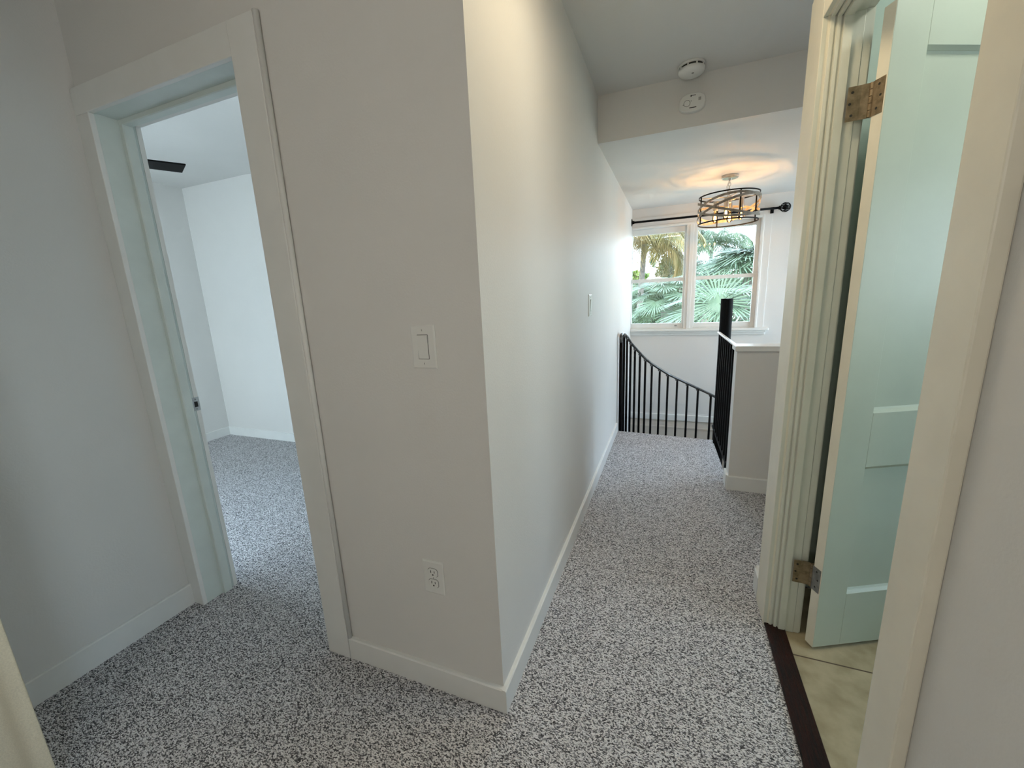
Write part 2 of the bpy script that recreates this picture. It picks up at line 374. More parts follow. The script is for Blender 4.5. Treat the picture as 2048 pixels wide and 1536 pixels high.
# ------------------------------------------------------------------ bathroom doorway (door_2)
XR = .380
d2 = thing('door_2', (XR, 1.62, 0), 'doorway on the right with a pale green panelled door standing open', 'doorway', kind='structure')
f = MB()
RY0, RY1, RZ = .85, 1.592, 2.046
prof = [(.020, XR+.001), (.0195, .392), (.026, .3935), (.026, .398), (.014, .399), (.013, .4075), (.0185, .4095), (.0185, .4125), (.007, .4135), (.006, .4215), (.0115, .423), (.0115, .427), (0, .428), (0, .437), (0, .449), (.010, .451), (.010, .478), (.0125, .480), (.0125, .498), (.045, .498), (.045, XR+.001)]
f.frame(prof, 'x', RY0, RY1, RZ); f.build('door_frame', 'jamb', d2)
f = MB()
f.box(XR, 1.612, 0, .402, 1.752, RZ+.020+.11); f.box(XR, .735, 0, .402, .830, RZ+.020+.11); f.box(XR, .830, RZ+.020, .402, 1.612, RZ+.020+.11)
f.build('casing', 'dooredge', d2, bevel=.003)
f = MB(); f.frame([(.018, .498), (.09, .498), (.09, .503), (.018, .503)], 'x', RY0, RY1, RZ); f.build('bathroom_side_casing', 'jamb', d2)
# leaf, opened 116 degrees about the far jamb
Bx, By = .522, 1.531
u = Vector((.8971, .4419, 0)); nb = Vector((-.4419, .8971, 0)); Z = Vector((0, 0, 1)); B0 = Vector((Bx, By, 0))
LW, TH, DB, DT = .745, .035, .012, 2.030
def dp(s_, z_, t_): return tuple(B0+u*s_+nb*t_+Z*z_)
f = MB()
def dbox(m, s0, s1, z0, z1, t0=0, t1=TH): m.obox(dp(s0, z0, t0), u, nb, Z, s1-s0, t1-t0, z1-z0)
SW = .105
dbox(f, 0.0006, SW, DB, DT); dbox(f, LW-SW, LW, DB, DT)
for z0, z1 in ((DB, .2256), (.7085, .8961), (1.925, DT)): dbox(f, SW, LW-SW, z0, z1)
leafo = f.build('door_leaf', 'door', d2, bevel=.0015)
leafo['label'] = 'pale green painted door leaf'
f = MB(); dbox(f, 0, .0006, DB, DT, .0005, TH-.0005); f.build('hinge_edge', 'dooredge', leafo)['label'] = 'cream painted hinge edge'
for z0, z1 in ((.2256, .7085), (.8961, 1.925)):
    f = MB(); bv = .014; dq = .015
    for side in (0, 1):
        t0 = 0.001 if side == 0 else TH-.001; t1 = dq if side == 0 else TH-dq
        k = len(f.v)
        o4 = [(SW, z0), (LW-SW, z0), (LW-SW, z1), (SW, z1)]; b2 = bv*.75
        m4 = [(SW+b2*.8, z0+b2*.8), (LW-SW-b2*.8, z0+b2*.8), (LW-SW-b2*.8, z1-b2*.8), (SW+b2*.8, z1-b2*.8)]
        i4 = [(SW+bv, z0+bv), (LW-SW-bv, z0+bv), (LW-SW-bv, z1-bv), (SW+bv, z1-bv)]
        tm = t0+(t1-t0)*.6
        f.v += [dp(a, b, t0) for a, b in o4]+[dp(a, b, tm) for a, b in m4]+[dp(a, b, tm+(t1-t0)*.12) for a, b in m4]+[dp(a, b, t1) for a, b in i4]
        for lv in range(3):
            for i in range(4): j = (i+1) % 4; f.f.append((k+lv*4+i, k+lv*4+j, k+lv*4+4+j, k+lv*4+4+i))
        f.f.append((k+12, k+13, k+14, k+15))
    f.build('panel', 'door', leafo, fixn=False)
# hinges
PX, PY = .505, 1.574
def hinge(z0, z1, m2):
    jm = MB(); hz = z1-z0
    pr_ = [(.452, 1.5995), (.497, 1.5785), (PX-.002, PY+.002), (PX-.003, PY-.001), (.495, 1.5765), (.451, 1.5975)]
    pr_ = [(.4515, 1.5818), (.482, 1.5800), (PX-.003, PY+.003), (PX-.004, PY), (.482, 1.5775), (.4515, 1.5793)]
    jm.prism(pr_, z0, z1); h = jm.build('hinge', m2[0], d2)
    m = MB(); e_ = dp(-.0015, 0, .004); g_ = dp(-.0015, 0, TH-.001); e2 = dp(.0002, 0, .004); g2 = dp(.0002, 0, TH-.001)
    m.prism([e_[:2], g_[:2], (PX-.001, PY-.003), (PX+.002, PY-.002), g2[:2], e2[:2]], z0-.002, z1-.001)
    lf = m.build('hinge_plate', m2[1], h)
    for i in range(5):
        m = MB(); a = z0+hz*i/5+.0008; b = z0+hz*(i+1)/5-.0008
        m.tube([(PX, PY-.001, a), (PX, PY-.001, b)], .0062, 14); m.build('knuckle', m2[0], h, smooth=False)
    for (sx, zz) in ((.462, .83), (.458, .5), (.464, .16)):
        m = MB(); m.lathe([(.0001, -.0010), (.0036, -.0010), (.0036, .002), (.0001, .002)], (sx, 1.5792, z0+hz*zz), 'y', 12); m.build('screw', 'slot', h)
    for (tt, zz) in ((.020, .83), (.013, .5), (.021, .16)):
        c_ = dp(-.0018, z0+hz*zz, tt); m = MB()
        r_ = [[tuple(Vector(c_)+nb*.0034*math.cos(2*PI*j/12)+Z*.0034*math.sin(2*PI*j/12)+u*q) for j in range(12)] for q in (0, .0008)]
        m.rings(r_); m.build('screw', 'slot', h)
hinge(1.768, 1.858, ('brass', 'brass')); hinge(.236, .326, ('brass', 'steelh'))

# ------------------------------------------------------------------ far window
def window(name, x0, x1, z0, z1, y, parts_left=True):
    w_ = thing(name, (x0, y, z0), kind='structure'); return w_
w1 = thing('window_1', (.2, YF, .876), 'white double-hung window pair above the stairwell looking onto palms', 'window', kind='structure')
ZS, ZT = .876, 2.035
f = MB()
f.box(XH+.001, YF+.0, ZT-.010, .862, YF+.10, ZT); f.box(.850, YF, ZS, .862, YF+.10, ZT-.01)
f.box(.128, YF-.006, ZS, .232, YF+.10, ZT-.01); f.box(XH+.001, YF+.01, ZS, .862, YF+.10, ZS+.012)
f.build('window_frame', 'trim', w1, bevel=.002)
f = MB(); f.box(.160, YF-.016, ZS, .200, YF-.006, ZT-.01); f.build('mullion_trim', 'trim', w1, bevel=.003)
f = MB(); f.box(.862, YF-.012, ZS, .938, YF, 2.145); f.box(XH, YF-.012, ZT, .862, YF, 2.145); f.build('casing', 'wall', w1, bevel=.002)
f = MB(); f.box(.850, YF-.022, ZS, .872, YF-.0, ZT+.012); f.box(XH, YF-.022, ZT-.012, .85, YF, ZT+.012); f.build('inner_bead', 'trim', w1, bevel=.004)
f = MB(); f.box(XH, YF-.055, .848, .985, YF+.01, ZS); f.box(XH, YF-.038, .828, .965, YF, .848); f.build('window_sill', 'trim', w1, bevel=.006)
f = MB(); f.box(XH, YF-.016, .800, .955, YF, .828); f.build('apron', 'trim', w1, bevel=.003)
for (a, b) in ((XH+.001, .128), (.232, .850)):
    st = .010 if a < 0 else .020
    gl0, gl1 = (a+(.004 if a < 0 else .012), .108) if a < 0 else (.245, .812)
    # lower sash (inner), upper sash (outer)
    for (zz0, zz1, yy, nm, b0, t0) in ((ZS+.012, 1.462, YF+.025, 'sash', .052, .040), (1.424, ZT-.01, YF+.06, 'sash', .036, .062)):
        m = MB(); m.box(a, yy, zz0, gl0, yy+.03, zz1); m.box(gl1, yy, zz0, b, yy+.03, zz1)
        m.box(gl0, yy, zz0, gl1, yy+.03, zz0+b0); m.box(gl0, yy, zz1-t0, gl1, yy+.03, zz1)
        s_ = m.build(nm, 'trim', w1, bevel=.003)
        m = MB(); m.box(gl0, yy+.012, zz0+b0, gl1, yy+.016, zz1-t0); m.build('pane', 'glass', s_)
m = MB(); m.box(.035, YF+.012, .905, .062, YF+.026, .915); m.box(.045, YF+.005, .907, .055, YF+.014, .913); m.build('sash_lift', 'steelh', w1, bevel=.002)
# side windows not in view but lighting the place
def simple_window(name, ax, c, a0, a1, z0, z1, n):
    w_ = thing(name, (a0, c, z0) if ax == 'y' else (c, a0, z0), kind='structure')
    def bx_(m, p, q, r, s_, t0, t1): m.box(p, c+t0, r, q, c+t1, s_) if ax == 'y' else m.box(c+t0, p, r, c+t1, q, s_)
    m = MB(); mid = (a0+a1)/2; zm = (z0+z1)/2
    for q in ((a0, a0+.05, z0, z1), (a1-.05, a1, z0, z1), (a0+.05, a1-.05, z0, z0+.05), (a0+.05, a1-.05, z1-.05, z1), (mid-.03, mid+.03, z0+.05, z1-.05), (a0+.05, mid-.03, zm-.02, zm+.02), (mid+.03, a1-.05, zm-.02, zm+.02)):
        bx_(m, q[0], q[1], q[2], q[3], .03, .07)
    m.build('window_frame', 'trim', w_)
    m = MB(); bx_(m, a0+.04, a1-.04, z0+.04, z1-.04, .048, .052); m.build('pane', 'glass', w_)
simple_window('window_2', 'x', XB, 3.5, 5.02, .12, 2.16, 1)
simple_window('window_3', 'x', -4.56, -1.1, 1.5, .4, 2.2, 1)
simple_window('added_window_6', 'y', -1.42, -4.1, -2.5, .6, 2.1, 1)  # unseen second bedroom window, added to brighten the back wall and carpet
simple_window('window_4', 'x', XB, .7, 1.78, 1.1, 1.85, 1)
simple_window('added_window_5', 'x', .402, -1.05, -.45, .6, 1.45, 1)  # unseen window added behind the camera to brighten the left wall

# ------------------------------------------------------------------ curtain rod
cr_ = thing('curtain_rod', (.3, 5.06, 2.09), 'black curtain rod with round openwork finial above the far window', 'curtain rod')
f = MB(); f.tube([(XH+.006, 5.06, 2.094), (.985, 5.06, 2.088)], .0115, 12); f.build('rod', 'black', cr_, smooth=True)
f = MB(); f.lathe([(.001, 0), (.040, 0), (.040, .006), (.018, .012), (.016, .030), (.001, .030)], (XH, 5.06, 2.094), 'x', 20); f.build('wall_flange', 'black', cr_)
f = MB(); f.lathe([(.001, 0), (.018, 0), (.020, .008), (.012, .02), (.001, .02)], (.975, 5.06, 2.088), 'x', 16)
fc = (1.032, 5.06, 2.088)
fin = f.build('finial', 'black', cr_)
m = MB()
for i in range(6):
    a = PI*i/6
    m.tube([(fc[0]+.044*math.cos(t)*1.0, fc[1]+.044*math.sin(t)*math.cos(a), fc[2]+.044*math.sin(t)*math.sin(a)) for t in [2*PI*j/28 for j in range(28)]], .0035, 6, closed=True)
m.lathe([(.001, -.026), (.018, -.018), (.026, 0), (.018, .018), (.001, .026)], fc, 'x', 16)
m.build('openwork_ball', 'black', fin)
f = MB(); f.tube([(.93, 5.06, 2.080), (.93, YF-.014, 2.080)], .006, 8); f.box(.915, YF-.020, 2.05, .945, YF-.012, 2.11); f.build('bracket', 'black', cr_)

# ------------------------------------------------------------------ spiral staircase
CX, CY, RR = .43, 3.87, .86
st_ = thing('spiral_staircase', (CX, CY, -2.72), 'black metal spiral staircase with central column and curved handrail', 'staircase')
f = MB(); f.tube([(CX, CY, -2.72), (CX, CY, 1.222)], .047, 28); f.lathe([(.001, 0), (.047, 0), (.047, .006), (.001, .006)], (CX, CY, 1.222), 'z', 28)
f.build('column', 'black', st_)
HZ = [(-.02, .935), (.10, .935), (.17, .926), (.27, .89), (.372, .825), (.474, .761), (.578, .695), (.679, .625), (.789, .56), (.912, .494), (1.029, .428), (1.156, .371), (1.289, .311), (1.418, .255), (1.571, .191)]
for i in range(1, 12): HZ.append((1.571+.16*i, .191-.08*i))
def hp(th, z, r=RR): return (CX-r*math.cos(th), CY+r*math.sin(th), z)
pts = []
for (a, za), (b, zb_) in zip(HZ[:-1], HZ[1:]):
    for i in range(4): q = i/4; pts.append(hp(a+(b-a)*q, za+(zb_-za)*q))
pts.append(hp(*HZ[-1]))
pts = [hp(-.02, .865), hp(-.04, .90), hp(-.02, .93)]+pts[4:]
f = MB(); f.tube(pts, .0135, 12); f.build('handrail', 'railgrey', st_, smooth=True)['label'] = 'grey worn curved handrail'
for i, (th, z) in enumerate(HZ[2:]):
    r_ = .0115
    nt_ = int(max(0, th)/.49)+1
    m = MB(); m.tube([hp(th, -.235*nt_-.02), hp(th, z-.010)], r_, 10)
    bal = m.build('baluster', 'black', st_, smooth=True)
    if i < 14:
        m = MB(); m.tube([hp(th-.018, z-.006), hp(th-.004, z-.022), hp(th, z-.045)], [.011, .010, .0105], 8); m.build('weld_collar', 'railgrey', bal, smooth=True)
m = MB(); m.tube([hp(.0, -.26), hp(.0, .87)], .016, 12); m.tube([hp(.055, -.26), hp(.055, .93)], .0105, 12); m.build('newel_post', 'black', st_, smooth=True)
for i in range(10):
    a0 = .49*i; z = -.235*(i+1); m = MB()
    poly = [(CX-.05*math.cos(a0), CY+.05*math.sin(a0))]+[(CX-(RR+.03)*math.cos(a0+.53*q/6), CY+(RR+.03)*math.sin(a0+.53*q/6)) for q in range(7)]+[(CX-.05*math.cos(a0+.53), CY+.05*math.sin(a0+.53))]
    # keep treads inside the shaft
    poly = [(max(XH+.004, x), y) for x, y in poly]
    m.prism(poly, z-.03, z); m.build('tread', 'black', st_, bevel=.003)

# guard rail between the landing edge and the low wall
gr = thing('guard_rail', (.388, 3.2, 0), 'black metal guard rail with thin balusters between column and low wall', 'railing')
def gx(y): return .392-.014*(y-2.9)/.9
f = MB(); f.obox((gx(2.95)-.010, 2.955, .942), (gx(3.83)-gx(2.95), .88, 0), (1, 0, 0), (0, 0, 1), 1, .022, .013); f.build('top_rail', 'trim', gr, bevel=.003)['label'] = 'white painted top rail'
f = MB(); f.obox((gx(2.95)-.008, 2.955, .108), (gx(3.83)-gx(2.95), .88, .0), (1, 0, 0), (0, 0, 1), 1, .020, .020); f.build('bottom_rail', 'black', gr)
for i in range(8):
    y = 3.0+.103*i; x = gx(y)
    m = MB(); m.box(x-.007, y-.007, .128, x+.009, y+.009, .943); m.build('baluster', 'black', gr)
for y in (3.0, 3.7):
    m = MB(); m.box(gx(y)-.006, y, -.20, gx(y)+.010, y+.03, .108); m.build('bracket', 'black', gr)

# ------------------------------------------------------------------ pendant lamp
PC = (.417, 4.09); zc_ = 2.224+.023*(PC[1]-2.80)/2.46
pd = thing('pendant_light', (PC[0], PC[1], zc_), 'drum pendant lamp of crossing grey wood bands with lit amber bulbs', 'lamp')
f = MB(); f.lathe([(.001, 0), (.062, 0), (.064, -.004), (.064, -.020), (.058, -.025), (.014, -.027), (.012, -.036), (.001, -.036)], (PC[0], PC[1], zc_), 'z', 32)
f.build('canopy', 'nickel', pd, smooth=False)
f = MB(); zt = 2.078; zbm = 1.862
z = zc_-.034
i = 0
while z > 2.075:
    a = 0 if i % 2 else PI/2
    f.tube([(PC[0]+.009*math.cos(t)*math.cos(a), PC[1]+.009*math.cos(t)*math.sin(a), z-.013+.015*math.sin(t)) for t in [2*PI*j/14 for j in range(14)]], .0024, 6, closed=True)
    z -= .023; i += 1
f.tube([(PC[0], PC[1], z+.004), (PC[0], PC[1], 2.02)], .006, 8)
f.tube([(PC[0]-.003, PC[1], zc_-.03), (PC[0]-.020, PC[1]-.002, 2.15), (PC[0]-.014, PC[1], 2.11), (PC[0], PC[1], 2.085)], .0022, 6)
f.build('chain', 'nickel', pd, smooth=True)
def band(m, rad, zfun, h, t, seg=72):
    rs = []
    for j in range(seg):
        a = 2*PI*j/seg; z = zfun(a); c_, s_ = math.cos(a), math.sin(a)
        rs.append([(PC[0]+(rad+dr)*c_, PC[1]+(rad+dr)*s_, z+dz) for dr, dz in ((0, -h/2), (t, -h/2), (t, h/2), (0, h/2))])
    m.rings(rs, closed=True)
DR = .229
for z in (zt, zbm):
    m = MB(); band(m, DR-.001, lambda a: z, .010, .004); m.build('rim_ring', 'black', pd)
zm = (zt+zbm)/2
for k_, (ph, amp, off) in enumerate(((-1.34, .076, .012), (1.80, .076, -.012), (-3.76, .080, .002), (-.62, .080, -.002))):
    m = MB(); band(m, DR+.003+.0016*k_, lambda a: zm+off+amp*math.cos(a-ph), .019, .003); m.build('wood_band', 'greywood', pd)
for k_ in range(4):
    a = -1.29+k_*PI/2
    m = MB(); x, y = PC[0]+(DR-.005)*math.cos(a), PC[1]+(DR-.005)*math.sin(a)
    m.box(x-.005, y-.005, zbm, x+.005, y+.005, zt); m.build('upright', 'black', pd)
m = MB()
for a in (-1.29, -1.29+PI/2):
    c_, s_ = math.cos(a), math.sin(a)
    m.tube([(PC[0]-DR*c_, PC[1]-DR*s_, zt-.012), (PC[0]+DR*c_, PC[1]+DR*s_, zt-.012)], .004, 6)
m.lathe([(.001, -.06), (.022, -.055), (.028, -.03), (.012, -.006), (.001, 0)], (PC[0], PC[1], 2.075), 'z', 20)
m.build('hub', 'nickel', pd)
for k_ in range(4):
    a = -.25+k_*PI/2; ex, ey = PC[0]+.098*math.cos(a), PC[1]+.098*math.sin(a)
    m = MB(); m.tube([(PC[0], PC[1], 2.035), ((PC[0]+ex)/2, (PC[1]+ey)/2, 2.045), (ex, ey, 2.040)], .005, 8); ar = m.build('arm', 'nickel', pd, smooth=True)
    m = MB(); m.lathe([(.001, 0), (.019, 0), (.019, -.075), (.015, -.075), (.001, -.072)], (ex, ey, 2.045), 'z', 20); m.build('socket', 'nickel', ar)
    m = MB(); m.lathe([(.001, 0), (.012, -.002), (.013, -.018), (.020, -.045), (.023, -.066), (.019, -.086), (.008, -.098), (.001, -.100)], (ex, ey, 1.972), 'z', 20)
    bl = m.build('bulb', 'bulbglass', pd, smooth=True)
    m = MB()
    for q in range(5):
        b_ = 2*PI*q/5; m.tube([(ex+.005*math.cos(b_), ey+.005*math.sin(b_), 1.945), (ex+.010*math.cos(b_), ey+.010*math.sin(b_), 1.895)], .0016, 5)
    m.build('filament', 'filament', bl)
    lamp('pendant_lamp', 'POINT', (ex, ey, 1.915), 2.4, (1, .66, .36), .006)

# ------------------------------------------------------------------ detectors
sd = thing('smoke_detector', (.054, 2.655, ZC), 'round white smoke alarm on ceiling just before the soffit', 'smoke detector')
f = MB(); f.lathe([(.001, 0), (.066, 0), (.068, -.004), (.068, -.012), (.001, -.012)], (.054, 2.655, ZC), 'z', 40); f.build('base', 'plastic', sd)
f = MB(); f.lathe([(.001, -.012), (.060, -.012), (.060, -.024), (.001, -.024)], (.054, 2.655, ZC), 'z', 40); f.build('vent_gap', 'slot', sd)
f = MB(); f.lathe([(.001, -.0215), (.0655, -.0215), (.066, -.032), (.058, -.043), (.030, -.047), (.001, -.048)], (.054, 2.655, ZC), 'z', 40); cv = f.build('cover', 'plastic', sd, smooth=True)
for j in range(9):
    a = 2*PI*j/9+.2; m = MB(); x, y = .054+.0625*math.cos(a), 2.655+.0625*math.sin(a)
    m.box(x-.0035, y-.0035, ZC-.022, x+.0035, y+.0035, ZC-.011); m.build('rib', 'plastic', sd)
f = MB(); f.lathe([(.001, 0), (.007, 0), (.006, -.002), (.001, -.002)], (.060, 2.636, ZC-.0465), 'z', 14); f.build('test_button', 'steelh', cv)
# oval alarm on the soffit
YS = 2.77
al = thing('carbon_monoxide_alarm', (.066, YS, 2.338), 'white oval alarm on the soffit face below the smoke alarm', 'alarm')
def stadium(cx, cz, hw, hh, y0, y1, seg=16, k=1.0, taper=0.0):
    rs = []
    for y, kk in ((y0, 1.0), (y1+.004, 1.0), (y1, 1-taper)):
        ring = []
        for j in range(seg*4):
            a = 2*PI*j/(seg*4); c_, s_ = math.cos(a), math.sin(a); e_ = .78
            ring.append((cx+hw*kk*math.copysign(abs(c_)**e_, c_), y, cz+hh*kk*math.copysign(abs(s_)**e_, s_)))
        rs.append(ring)
    return rs
f = MB(); f.rings(stadium(.066, 2.338, .070, .047, YS, YS-.030, taper=.07)); bd = f.build('body', 'plastic', al)
yy = YS-.031
f = MB(); f.tube([(.039+.016*math.cos(t), yy+.001, 2.336+.016*math.sin(t)) for t in [2*PI*j/24 for j in range(24)]], .0014, 5, closed=True); f.build('test_button', 'steelh', bd)
f = MB(); f.box(.052, yy, 2.309, .088, yy+.002, 2.313); f.build('printed_stripe', 'slot', bd)
f = MB(); f.box(.060, yy, 2.370, .083, yy+.002, 2.373); f.box(.056, yy, 2.366, .062, yy+.002, 2.374); f.build('logo_mark', 'slot', bd)
f = MB()
for q in range(4): f.box(.098+.0032*q, yy, 2.342, .0998+.0032*q, yy+.002, 2.358)
f.build('speaker_slots', 'steelh', bd)
for q in ((.020, yy, 2.331), (.060, yy, 2.345)):
    f = MB(); f.lathe([(.0005, 0), (.002, 0), (.002, .002), (.0005, .002)], q, 'y', 8); f.build('indicator', 'slot', bd)

# ------------------------------------------------------------------ switches and outlet
def plate(name, loc, label, cat, w_, h_, kind, face='y'):
    """built facing -y at origin then mapped; face 'x' means on the hall wall facing +x"""
    t = thing(name, loc, label, cat)
    if face == 'x': t.rotation_euler = (0, 0, PI/2)
    ORG[t.name] = (0, 0, 0)
    def pl(hw, hh, y0, y1, bv, cx=0, cz=0):
        m = MB(); m.rings([[(cx-hw, y0, cz-hh), (cx+hw, y0, cz-hh), (cx+hw, y0, cz+hh), (cx-hw, y0, cz+hh)], [(cx-hw, y1+bv*.6, cz-hh), (cx+hw, y1+bv*.6, cz-hh), (cx+hw, y1+bv*.6, cz+hh), (cx-hw, y1+bv*.6, cz+hh)],
                           [(cx-hw+bv, y1, cz-hh+bv), (cx+hw-bv, y1, cz-hh+bv), (cx+hw-bv, y1, cz+hh-bv), (cx-hw+bv, y1, cz+hh-bv)]]); return m
    cp = pl(w_/2, h_/2, 0, -.006, .004).build('cover_plate', 'plastic', t)
    if kind == 'rocker':
        m = MB(); m.box(-.0175, -.0064, -.0345, .0175, -.0058, .0345); m.build('rocker_gap', 'slot', t)
        m = MB(); m.rings([[(-.0163, -.005, z), (.0163, -.005, z), (.0163, y, z), (-.0163, y, z)] for z, y in ((-.0333, -.0068), (0, -.0085), (.0333, -.0115))]); m.build('rocker', 'plastic', t)
        zs = (.047, -.047)
    else:
        for cz in (.0195, -.0195):
            m = MB(); rs = []
            for y, kk in ((-.0055, 1.07), (-.0064, 1.07)):
                rs.append([(.0172*kk*math.copysign(min(1, abs(math.cos(a))*1.12), math.cos(a)), y, cz+.0145*kk*math.copysign(min(1, abs(math.sin(a))*1.18), math.sin(a))) for a in [2*PI*j/40 for j in range(40)]])
            m.rings(rs); m.build('receptacle_gap', 'slot', t)
            m = MB(); rs = []
            for y, kk in ((-.0055, 1.0), (-.0078, 1.0)):
                rs.append([(.0172*kk*math.copysign(min(1, abs(math.cos(a))*1.12), math.cos(a)), y, cz+.0145*kk*math.copysign(min(1, abs(math.sin(a))*1.18), math.sin(a))) for a in [2*PI*j/40 for j in range(40)]])
            m.rings(rs); rc = m.build('receptacle', 'plastic', t)
            m = MB(); m.box(-.0078, -.0082, cz-.001, -.0056, -.0077, cz+.008); m.box(.0048, -.0082, cz-.001, .0070, -.0077, cz+.007)
            m.lathe([(.0002, 0), (.0028, 0), (.0028, .0005), (.0002, .0005)], (0, -.0082, cz-.0075), 'y', 12); m.build('slots', 'slot', rc)
        zs = (0,)
    for z in zs:
        m = MB(); m.lathe([(.0002, 0), (.0028, 0), (.0028, .001), (.0002, .001)], (0, -.0068, z), 'y', 12); s_ = m.build('screw', 'plastic', t)
        m = MB(); m.box(-.0006, -.0071, z-.0026, .0006, -.0067, z+.0026); m.build('screw_slot', 'slot', s_)
    return t
plate('light_switch', (-.6462, YW, 1.186), 'white rocker light switch beside the bedroom doorway', 'light switch', .079, .124, 'rocker')
plate('power_outlet', (-.6868, YW, .437), 'white duplex power outlet low on wall beside the bedroom doorway', 'outlet', .0765, .118, 'duplex')
plate('light_switch', (XH, 2.478, 1.247), 'white rocker light switch on the long hall wall', 'light switch', .088, .128, 'rocker', 'x')

# ------------------------------------------------------------------ bedroom fan
FZ = 2.10; tip = Vector((-2.567+.0, 1.626, FZ)); du = Vector((.520, .855, 0)).normalized(); FR = .55; FC = tip-du*FR
fn = thing('ceiling_fan', (FC.x, FC.y, ZC), 'black ceiling fan in the bedroom with one blade tip in view', 'ceiling fan')
f = MB(); f.lathe([(.001, 0), (.065, 0), (.06, -.04), (.015, -.05), (.013, -.28), (.001, -.28)], (FC.x, FC.y, ZC), 'z', 28); f.build('downrod', 'fan', fn)
f = MB(); f.lathe([(.001, .06), (.06, .06), (.095, .03), (.095, -.03), (.06, -.06), (.001, -.07)], (FC.x, FC.y, FZ+.02), 'z', 32); f.build('motor', 'fan', fn)
a0 = math.atan2(du.y, du.x)
for i in range(5):
    a = a0+2*PI*i/5; c_, s_ = math.cos(a), math.sin(a)
    m = MB(); pts = [(.10, -.05), (.24, -.075), (FR+.012, -.083), (FR-.008, .083), (.24, .07), (.10, .05)]
    m.prism([(FC.x+p*c_-q*s_, FC.y+p*s_+q*c_) for p, q in pts], FZ-.004, FZ+.004); m.build('blade', 'fan', fn, bevel=.002)

# ------------------------------------------------------------------ added wall fill, and ceiling lamps out of frame (their light is in the photo)
hl = thing('flush_ceiling_light', (0, 1.22, ZC), 'round flush ceiling lamp over the landing', 'lamp')
f = MB(); f.lathe([(.001, 0), (.15, 0), (.15, -.03), (.14, -.035), (.001, -.035)], (0, 1.22, ZC), 'z', 36); f.build('base', 'nickel', hl)
f = MB(); f.lathe([(.001, -.035), (.13, -.035), (.128, -.06), (.10, -.07), (.001, -.072)], (0, 1.22, ZC), 'z', 36); f.build('diffuser', 'diffuser', hl, smooth=True)
hl = thing('fill_fixture', (-.35, -1.30, 1.56), 'added unseen fill lamp on the back wall of the landing', 'lamp')
f = MB(); f.lathe([(.001, 0), (.06, 0), (.055, .015), (.012, .02), (.010, .06), (.001, .06)], (-.35, -1.30, 1.51), 'y', 24); f.build('base', 'nickel', hl)
f = MB(); f.lathe([(.012, -.03), (.03, -.03), (.03, -.024), (.012, -.024)], (-.35, -1.235, 1.54), 'z', 24); f.build('holder', 'nickel', hl)
hl = thing('bathroom_ceiling_light', (1.02, 1.30, ZC), 'round flush ceiling lamp in the bathroom', 'lamp')
f = MB(); f.lathe([(.001, 0), (.2, 0), (.2, -.03), (.001, -.03)], (1.02, 1.30, ZC), 'z', 36); f.build('base', 'nickel', hl)
f = MB(); f.lathe([(.001, -.03), (.18, -.03), (.17, -.05), (.001, -.055)], (1.02, 1.30, ZC), 'z', 36); f.build('diffuser', 'diffuserc', hl, smooth=True)

# ------------------------------------------------------------------ cream curtain at lower left
cu = thing('curtain', (-1.8, .33, 0), 'cream fabric curtain hanging at the left edge by the left wall', 'curtain')
f = MB(); n_ = 120; hgt = 14; p0 = Vector((-1.575, .346, 0)); p1 = Vector((-1.97, .02, 0)); dr_ = (p1-p0); nn = Vector((-dr_.y, dr_.x, 0)).normalized()
def cpt(i, z):
    q = i/n_; k_ = z/2.4
    am = .017*(1.15-.5*k_)
    p = p0+dr_*q+nn*(am*math.sin(q*2*PI*3.2+.9+.15*math.sin(z*2.1))+.008*math.sin(q*14+z))
    return p
for side in (0, 1):
    for j in range(hgt+1):
        z = .015+(2.455-.015)*j/hgt
        for i in range(n_+1):
            p = cpt(i, z)+nn*(.0012 if side else -.0012); f.v.append((p.x, p.y, z))
off = (n_+1)*(hgt+1)
for j in range(hgt):
    for i in range(n_):
        a = j*(n_+1)+i; f.f.append((a, a+1, a+n_+2, a+n_+1)); f.f.append((off+a, off+a+n_+1, off+a+n_+2, off+a+1))
    for i in (0, n_):
        a = j*(n_+1)+i; f.f.append((a, a+n_+1, off+a+n_+1, off+a))
f.build('fabric', 'curtain', cu, smooth=True)
f = MB(); q0 = p0-dr_*.02; f.obox((q0.x, q0.y-.012, 2.455), tuple(dr_.normalized()), tuple(nn), (0, 0, 1), dr_.length+.06, .024, .03); f.build('track', 'trim', cu)

# ------------------------------------------------------------------ garden outside
GZ = -3.2
f = MB(); f.box(-60, YF+1.0, GZ-.2, 60, 130, GZ)
struct(f.build('ground', 'grass'), 'lawn outside the window', 'ground')
def at(px, py, Y):
    d = rt*((px-1024)/f_px)+dn*((py-768)/f_px)+fwd
    t = Y/d.y; return Vector((d.x*t, Y, EYE[2]+d.z*t))
def blade(m, a, b, w0, w1, up, sag=0, n=4):
    """tapered folded blade from a to b"""
    a, b = Vector(a), Vector(b); d = (b-a); s = d.cross(up)
    if s.length < 1e-6: s = Vector((1, 0, 0))
    s.normalize(); k = len(m.v)
    for i in range(n+1):
        q = i/n; p = a+d*q+Vector((0, 0, -sag*q*q)); ww = w0+(w1-w0)*q if i < n else w1*.15
        m.v += [tuple(p-s*ww), tuple(p+Vector(up)*ww*.35), tuple(p+s*ww)]
    for i in range(n):
        c_ = k+i*3; m.f += [(c_, c_+1, c_+4, c_+3), (c_+1, c_+2, c_+5, c_+4)]
